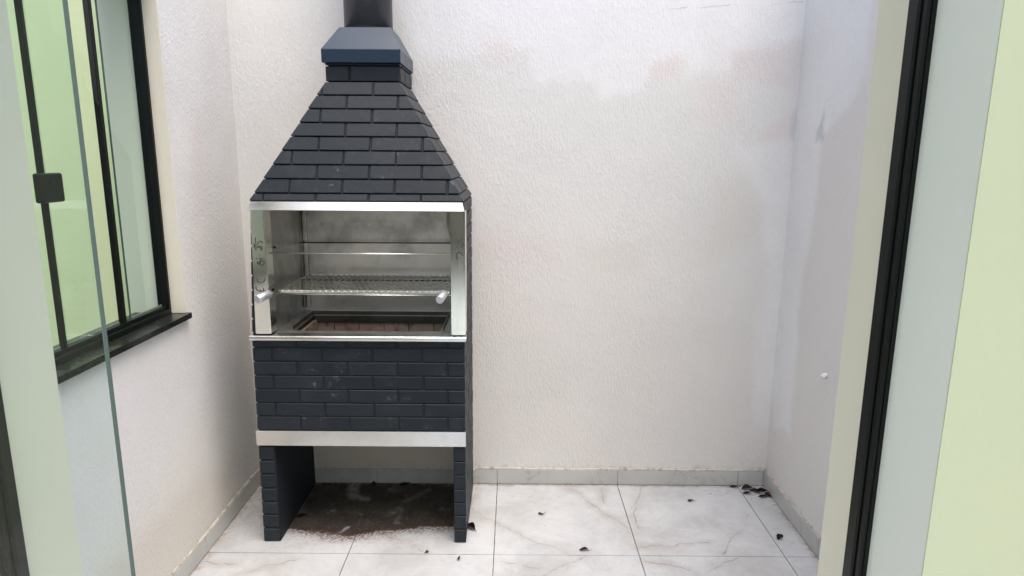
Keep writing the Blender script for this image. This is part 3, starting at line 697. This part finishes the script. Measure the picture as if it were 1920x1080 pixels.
# tray with its opening, rim and brick-lined fire pit
HX0, HX1, HY0, HY1 = -.893, -.296, 2.592, 2.868
tr = empty('fire_tray', (-.6, 2.7, .9)); under(tr); IT = (Matrix.Translation(tr.location)).inverted()
def ut(o): o.parent = tr; o.matrix_parent_inverse = (Matrix.Translation(BQ.location) @ INV @ Matrix.Translation(tr.location)).inverted(); return o
bm = bmesh.new()
for d in ((-.966,-.2432, YF+.0302, HY0, .904,.9082), (-.966,-.2432, HY1, 2.962, .904,.9082), (-.966,HX0,HY0,HY1,.904,.9082), (HX1,-.2432,HY0,HY1,.904,.9082)): box(bm, *d)
ut(from_bm('tray_plate', bm, TRAY))
DARKST = m_steel('sooty_steel', (.20,.19,.16), .3, .45, dirt=.6)
bm = bmesh.new()
for d in ((HX0-.012,HX1+.012,HY1+.001,HY1+.007,.9083,.924), (HX0-.012,HX0-.006,HY0-.002,HY1+.001,.9083,.922), (HX1+.006,HX1+.012,HY0-.002,HY1+.001,.9083,.922), (HX0,HX1,HY1-.0035,HY1-.0005,.872,.9038)): box(bm, *d)
ut(from_bm('tray_rim', bm, DARKST))
bm = bmesh.new(); 
for d in ((HX0-.03,HX0-.001,HY0-.03,HY1+.04,.60,.903),(HX1+.001,HX1+.03,HY0-.03,HY1+.04,.60,.903),(HX0-.001,HX1+.001,HY1+.025,HY1+.04,.60,.903),(HX0-.001,HX1+.001,HY0-.015,HY0-.005,.60,.9035),(HX0-.001,HX1+.001,HY0-.005,HY1+.025,.58,.60)): box(bm, *d)
ut(from_bm('pit_shell', bm, CONC))
fF = frame((0, HY1+.0245, 0), (1,0,0), (0,0,1))
for zi in range(3):
    x = HX0-.03+(zi % 2)*.05
    while x < HX1:
        a, b = max(x, HX0), min(x+.112, HX1)
        if b-a > .02: o = slab('fire_brick', fF, [(a+.001,.888-.085*(zi+1)+.001),(b-.001,.888-.085*(zi+1)+.001),(b-.001,.888-.085*zi),(a+.001,.888-.085*zi)], .014+random.uniform(-.001,.001), FIRE, None, .002); ut(o)
        x += .113
for X, sx in ((HX0-.001, 1), (HX1+.001, -1)):
    fS = frame((X, HY1+.01 if sx > 0 else HY0, 0), (0,-1,0) if sx > 0 else (0,1,0), (0,0,1))
    fS = (fS[0], fS[1], fS[2], Vector((sx,0,0)))
    for q in range(3): ut(slab('fire_brick', fS, [(q*.1+.001,.80),(q*.1+.095,.80),(q*.1+.095,.886),(q*.1+.001,.886)], .012, FIRE, None, .002))
# steel lining of the cooking chamber
bm = bmesh.new(); box(bm, -.965, -.2434, 2.962, 2.966, .9083, 1.4335); under(from_bm('liner_back', bm, LINER))
bm = bmesh.new(); prism(bm, [(-.9655,.9083),(-.9615,.9083),(-.9575,1.403),(-.9615,1.403)], YF+.061, 2.9615); under(from_bm('liner_side', bm, LINER))
bm = bmesh.new(); box(bm, -.2470, -.2434, YF+.061, 2.9615, .9083, 1.403); under(from_bm('liner_side', bm, LINER))
bm = bmesh.new(); box(bm, -.961, -.2475, YF+.004, 2.9615, 1.412, 1.416); under(from_bm('liner_top', bm, LINER))
for xa, xb, ya in ((-.952, -.934, 2.950), (-.9575, -.9545, 2.93)):
    bm = bmesh.new(); box(bm, xa, xb, ya, 2.9612, .925, 1.402, bev=.0025); under(from_bm('corner_strip', bm, LINER))
# bowed flange beside the right post, its greenish reflection put into the colour
BOWM = Mat('bowed_strip_reflection', (.62,.66,.46), .3, spec=.5)
bm = bmesh.new(); prev = None
for i in range(15):
    q = i/14; z = 1.400-q*.26; b = math.sin(min(1, q*1.35+.25)*math.pi)*.030*(1-.3*q)
    r = [bm.verts.new(p) for p in ((-.2475-max(b, .001), 2.80, z), (-.2475-max(b, .001)*.9, 2.66, z), (-.2475, 2.60, z))]
    if prev:
        for k in range(2): bm.faces.new((prev[k], r[k], r[k+1], prev[k+1]))
    prev = r
bmesh.ops.solidify(bm, geom=list(bm.faces), thickness=.0012); under(from_bm('bowed_strip', bm, BOWM, smooth=True))
# rods
for p, q, r_, mt in (((-.9585,2.548,1.2335),(-.2432,2.548,1.2325),.0035,TRIM), ((-.9585,2.547,1.0705),(-.2432,2.547,1.0695),.0038,TRIM), ((-.958,2.93,1.2255),(-.244,2.93,1.2275),.003,DARKST), ((-.958,2.93,1.055),(-.244,2.93,1.055),.003,DARKST)):
    under(cyl('support_rod', p, q, r_, mt, n=10))
for z in (1.248,): under(cyl('rod_stud', (-.9575,2.60,z), (-.950,2.60,z), .004, BLACK, n=10))
# marker writing
WL = [[[-0.995,1.297],[-0.995,1.288],[-0.993,1.279]],[[-0.995,1.279],[-1.001,1.269],[-1.003,1.262],[-0.997,1.255],[-0.995,1.248]],[[-0.992,1.271],[-1.0,1.265],[-0.995,1.26],[-0.986,1.266],[-0.98,1.261],[-0.975,1.249],[-0.972,1.254],[-0.973,1.262],[-0.978,1.264],[-0.987,1.258],[-0.996,1.256]],[[-0.989,1.272],[-0.984,1.279],[-0.976,1.284],[-0.971,1.284],[-0.97,1.276]],[[-0.996,1.2165],[-0.996,1.214]],[[-0.986,1.215],[-0.977,1.214],[-0.968,1.215]],[[-0.981,1.214],[-0.983,1.204],[-0.984,1.196],[-0.981,1.19],[-0.973,1.191],[-0.968,1.196],[-0.968,1.204],[-0.975,1.207],[-0.982,1.205]],[[-0.983,1.196],[-0.99,1.193],[-0.994,1.197],[-0.994,1.201],[-0.991,1.203],[-0.985,1.201]],[[-1.001,1.136],[-0.999,1.127],[-0.991,1.121],[-0.981,1.121],[-0.971,1.127],[-0.968,1.137]],[[-1.002,1.09],[-0.993,1.086],[-0.981,1.088],[-0.971,1.09]],[[-0.978,1.099],[-0.978,1.086]],[[-0.99,1.093],[-0.987,1.085]],[[-1.005,1.105],[-1.007,1.099],[-1.001,1.09]]]
WR = [[[-0.224,1.285],[-0.213,1.287],[-0.206,1.289],[-0.201,1.294],[-0.2,1.302]],[[-0.213,1.281],[-0.212,1.277]],[[-0.22,1.268],[-0.219,1.265]],[[-0.201,1.267],[-0.195,1.272],[-0.194,1.276],[-0.198,1.281]],[[-0.196,1.232],[-0.201,1.24],[-0.21,1.245],[-0.219,1.243],[-0.223,1.234],[-0.221,1.225],[-0.216,1.219]]]
def ink(strokes, y, wd, parent):
    bm = bmesh.new()
    for st_ in strokes:
        pts = [Vector((a, b)) for a, b in st_]
        for a, b in zip(pts, pts[1:]):
            d = (b-a).normalized()*wd*.5; n_ = Vector((-d.y, d.x)); a2, b2 = a-d*.8, b+d*.8
            box_ = [a2+n_, a2-n_, b2-n_, b2+n_]
            q = [bm.verts.new((p.x, y, p.y)) for p in box_]; q2 = [bm.verts.new((p.x, y+.0004, p.y)) for p in box_]
            bm.faces.new(q); bm.faces.new(q2[::-1])
            for i in range(4): j = (i+1) % 4; bm.faces.new((q[i], q2[i], q2[j], q[j]))
            y -= .00002
    bmesh.ops.recalc_face_normals(bm, faces=bm.faces)
    o = from_bm('marker_writing', bm, INK); o.parent = parent; return o
ink(WL, YF-.0103, .0027, pl_); ink(WR, YF-.0103, .0027, pr_)

# ------------------------------------------------------------------ grill resting on the rods
GR = empty('grill', (-.59, 2.73, 1.078)); tag(GR, 'steel mesh grill with two grey handles lying inside the barbecue', 'grill')
GI = Matrix.Translation(GR.location).inverted()
def ug(o): o.parent = GR; o.matrix_parent_inverse = GI; return o
gx0, gx1, gy0, gy1, gz = -.927, -.252, 2.540, 2.915, 1.0815
bm = bmesh.new(); nx_, ny_ = 27, 10; cw, ch = (gx1-gx0-.012)/nx_, (gy1-gy0-.012)/ny_
for j in range(ny_+1):
    y_ = gy0+.006+j*ch
    for i in range(nx_):
        for s0, s1 in ((0, .5), (.5, 1)):
            up_ = (j % 2 == 0)
            f0 = (s0*2 % 2) if not up_ else 1-(s0*2 % 2); f1_ = (s1*2 % 2) if not up_ else 1-(s1*2 % 2)
            a = Vector((gx0+.006+(i+s0)*cw, y_+(f0-.5)*ch*.9, gz)); b = Vector((gx0+.006+(i+s1)*cw, y_+(f1_-.5)*ch*.9, gz))
            d = (b-a).normalized(); n_ = Vector((-d.y, d.x, 0))*.0026; zz_ = Vector((0,0,.0018)); tw = Vector((0,0,.0016))
            q = [bm.verts.new(p) for p in (a+n_-tw, b+n_-tw, b-n_+tw, a-n_+tw, a+n_-tw+zz_, b+n_-tw+zz_, b-n_+tw+zz_, a-n_+tw+zz_)]
            for f_ in ((0,3,2,1),(4,5,6,7),(0,1,5,4),(2,3,7,6)): bm.faces.new([q[i_] for i_ in f_])
bmesh.ops.recalc_face_normals(bm, faces=bm.faces); ug(from_bm('mesh_sheet', bm, MESHM))
for d in ((gx0,gx1,gy0-.004,gy0+.006,gz-.005,gz+.0075), (gx0+.02,gx1,gy1-.004,gy1,gz-.003,gz+.004), (gx0,gx0+.005,gy0+.0061,gy1-.0041,gz-.003,gz+.005), (gx1-.005,gx1,gy0+.0061,gy1-.0041,gz-.003,gz+.005)):
    bm = bmesh.new(); box(bm, *d, bev=.001); ug(from_bm('frame_bar', bm, TRIM))
for tip, base, root in (((-.962,2.405,1.0775),(-.9375,2.468,1.0865),(-.92,2.54,1.082)), ((-.2775,2.412,1.0785),(-.268,2.475,1.0900),(-.262,2.54,1.083))):
    tip, base, root = Vector(tip), Vector(base), Vector(root)
    bm = bmesh.new(); dd = (base-tip)
    tube(bm, [tip, tip+dd*.03, tip+dd*.5, tip+dd*.96, base], [.0135,.0155,.0155,.0155,.0135], 24); h = from_bm('handle', bm, HAND); ug(h)
    for p in h.data.polygons: p.use_smooth = len(p.vertices) == 4
    ug(cyl('handle_rod', base-(base-root)*-.02, root, .0035, DARKST, n=8)) if False else ug(cyl('handle_rod', base, root, .0035, DARKST, n=8))
bm = bmesh.new(); box(bm, -.941, -.933, 2.50, 2.512, 1.090, 1.101, bev=.001); ug(from_bm('rod_clip', bm, BLACK))

# ------------------------------------------------------------------ plaster knob on the right wall
bm = bmesh.new(); bmesh.ops.create_icosphere(bm, subdivisions=3, radius=.013)
rng = random.Random(4)
for v_ in bm.verts:
    c = v_.co; k = 1+.18*math.sin(c.x*420+1)*math.sin(c.z*380)+rng.uniform(-.06,.06); v_.co = Vector((c.x*k*.95-.0 if c.x > 0 else c.x*k*1.25, c.y*k*1.1, c.z*k*.75+ (c.x*.35)))
kn = from_bm('plaster_lump', bm, SMOOTH, smooth=True); kn.location = (XR-.008, 2.532, .752)
WHT = Mat('white_filler', (.72,.71,.71), .8); kn.data.materials[0] = WHT.m
tag(kn, 'small white lump of filler stuck on the right plaster wall', 'filler lump')

# ------------------------------------------------------------------ dry leaves
def leaf_mesh(seed, L=.04, W=.013, curl=1.0):
    rng = random.Random(seed); bm = bmesh.new(); N = 9; prev = None; tw = rng.uniform(-1, 1)
    for i in range(N+1):
        q = i/N; w_ = W*(math.sin(math.pi*min(1, q*1.02))**.8)*(1-.35*q)+.0006; 
        cx = (q-.5)*L; zc = .004+curl*.010*abs(math.sin(q*3.2+seed))*q; a = tw*q*1.4; yo = .004*math.sin(q*4+seed*1.7)
        r = []
        for k in range(5):
            s_ = (k-2)/2; ed = w_*s_*(1+rng.uniform(-.12,.12)); lift = curl*abs(s_)**1.6*w_*.5
            r.append(bm.verts.new((cx+rng.uniform(-.0006,.0006), yo+ed*math.cos(a)-lift*math.sin(a)*.6, max(.001, zc*.7+lift*math.cos(a)+ed*math.sin(a)*.35))))
        if prev:
            for k in range(4): bm.faces.new((prev[k], r[k], r[k+1], prev[k+1]))
        prev = r
    bmesh.ops.solidify(bm, geom=list(bm.faces), thickness=.0007)
    me = bpy.data.meshes.new('dry_leaf'); bm.to_mesh(me); bm.free(); return me
def leaf(x, y, rot, seed, label, L=.038, W=.011, curl=1, mat=LEAFD, z=0, group='dry leaves on the courtyard floor'):
    me = leaf_mesh(seed, L, W, curl); me.materials.append(mat.m)
    o = bpy.data.objects.new('dry_leaf', me); COL.objects.link(o); o.location = (x, y, z+.0003); o.rotation_euler = (0, 0, R(rot))
    st_ = bmesh.new(); tube(st_, [(L*.48,.0,.006),(L*.62,.003,.009),(L*.74,.002,.008)], [.0009,.0008,.0006], 5)
    s2 = from_bm('stalk', st_, mat, o)
    return tag(o, label, 'leaf', group)
leaf(.135, 2.751, 10, 1, 'small dark dry leaf alone in the middle of the tile right of the barbecue', .030, .010)
leaf(.854, 2.88, -40, 2, 'thin dark leaf towards the back of the second tile from the right corner', .030, .009)
leaf(.302, 2.471, -18, 3, 'dark curled leaf lying just behind a floor joint in the foreground', .042, .012)
leaf(1.152, 2.572, 75, 5, 'dark pointed leaf on the narrow floor tile beside the right skirting', .032, .016, 1.6)
leaf(-.178, 2.635, -62, 6, 'large dark curled leaf against the foot of the right barbecue leg', .070, .019, 1.8)
leaf(-.351, 2.446, 0, 7, 'tiny dark leaf on the floor joint in front of the right barbecue leg', .016, .008)
leaf(-.215, 2.401, -30, 8, 'tiny dark leaf in front of the floor joint near the right barbecue leg', .018, .010, 1.4)
leaf(-.955, 2.72, 5, 9, 'black leaf on the stain beside the left barbecue leg', .05, .012, 1.2)
leaf(1.165, 3.002, 0, 10, 'reddish dry leaf by the back skirting, leftmost of the corner pile', .060, .018, 1.5, LEAFR)
leaf(1.105, 3.014, -8, 15, 'dark narrow leaf touching the back skirting left of the corner pile', .045, .009)
leaf(1.195, 2.968, -32, 11, 'dark leaf in the middle of the corner pile', .060, .016, 1.5)
leaf(1.150, 2.955, 12, 12, 'dark thin leaf at the front left of the corner pile', .045, .010, 1)
leaf(1.218, 2.925, -5, 13, 'black flat leaf at the front of the corner pile', .050, .012, 1)
leaf(1.228, 2.972, -35, 14, 'brown leaf in the corner pile nearest the right skirting', .055, .020, 1.7, LEAFR)
leaf(1.242, 2.935, -50, 16, 'dark reddish leaf resting against the right skirting in the pile', .040, .016, 1.6, LEAFR)
leaf(-.535, 3.010, 4, 17, 'black crumpled leaf by the skirting under the barbecue', .060, .014, 1.5)
leaf(-.69, 3.016, -10, 19, 'small black leaf beside the skirting joint under the barbecue', .030, .012, 1.5)
# crumbs and grit too many to count
rng = random.Random(21); bm = bmesh.new()
def crumb(x, y, r, z=0):
    q = [bm.verts.new((x+r*math.cos(a)*rng.uniform(.6,1.3), y+r*math.sin(a)*rng.uniform(.6,1.3), z+.0002)) for a in (0, 1.6, 3.1, 4.7)]; t_ = bm.verts.new((x, y, z+r*.9))
    for i in range(4): bm.faces.new((q[i], q[(i+1) % 4], t_))
for _ in range(150): crumb(rng.uniform(-.96,-.26), 3.03-abs(rng.gauss(0,.012)), rng.uniform(.0012,.004))
for _ in range(260):
    x = rng.uniform(-1.0,-.22); crumb(x, 2.59+abs(x+.72)*.1+rng.gauss(0,.03), rng.uniform(.0007,.0022))
for _ in range(120): crumb(rng.uniform(-1.2,1.2), rng.uniform(2.0,3.0), rng.uniform(.0005,.0014))
for _ in range(70): crumb(rng.uniform(.95,1.25), 2.99-abs(rng.gauss(0,.04)), rng.uniform(.0007,.0025))
for _ in range(60): crumb(XL+.012+abs(rng.gauss(0,.01)), rng.uniform(1.9,3.0), rng.uniform(.0007,.002))
for _ in range(60): crumb(XR-.014-abs(rng.gauss(0,.01)), rng.uniform(2.2,3.0), rng.uniform(.0007,.002))
for _ in range(50): crumb(rng.uniform(-.18,1.2), 3.03-abs(rng.gauss(0,.008)), rng.uniform(.0007,.0018))
tag(from_bm('floor_grit', bm, LEAFD), 'dark crumbs and grit scattered over the white tiles', 'grit', kind='stuff')
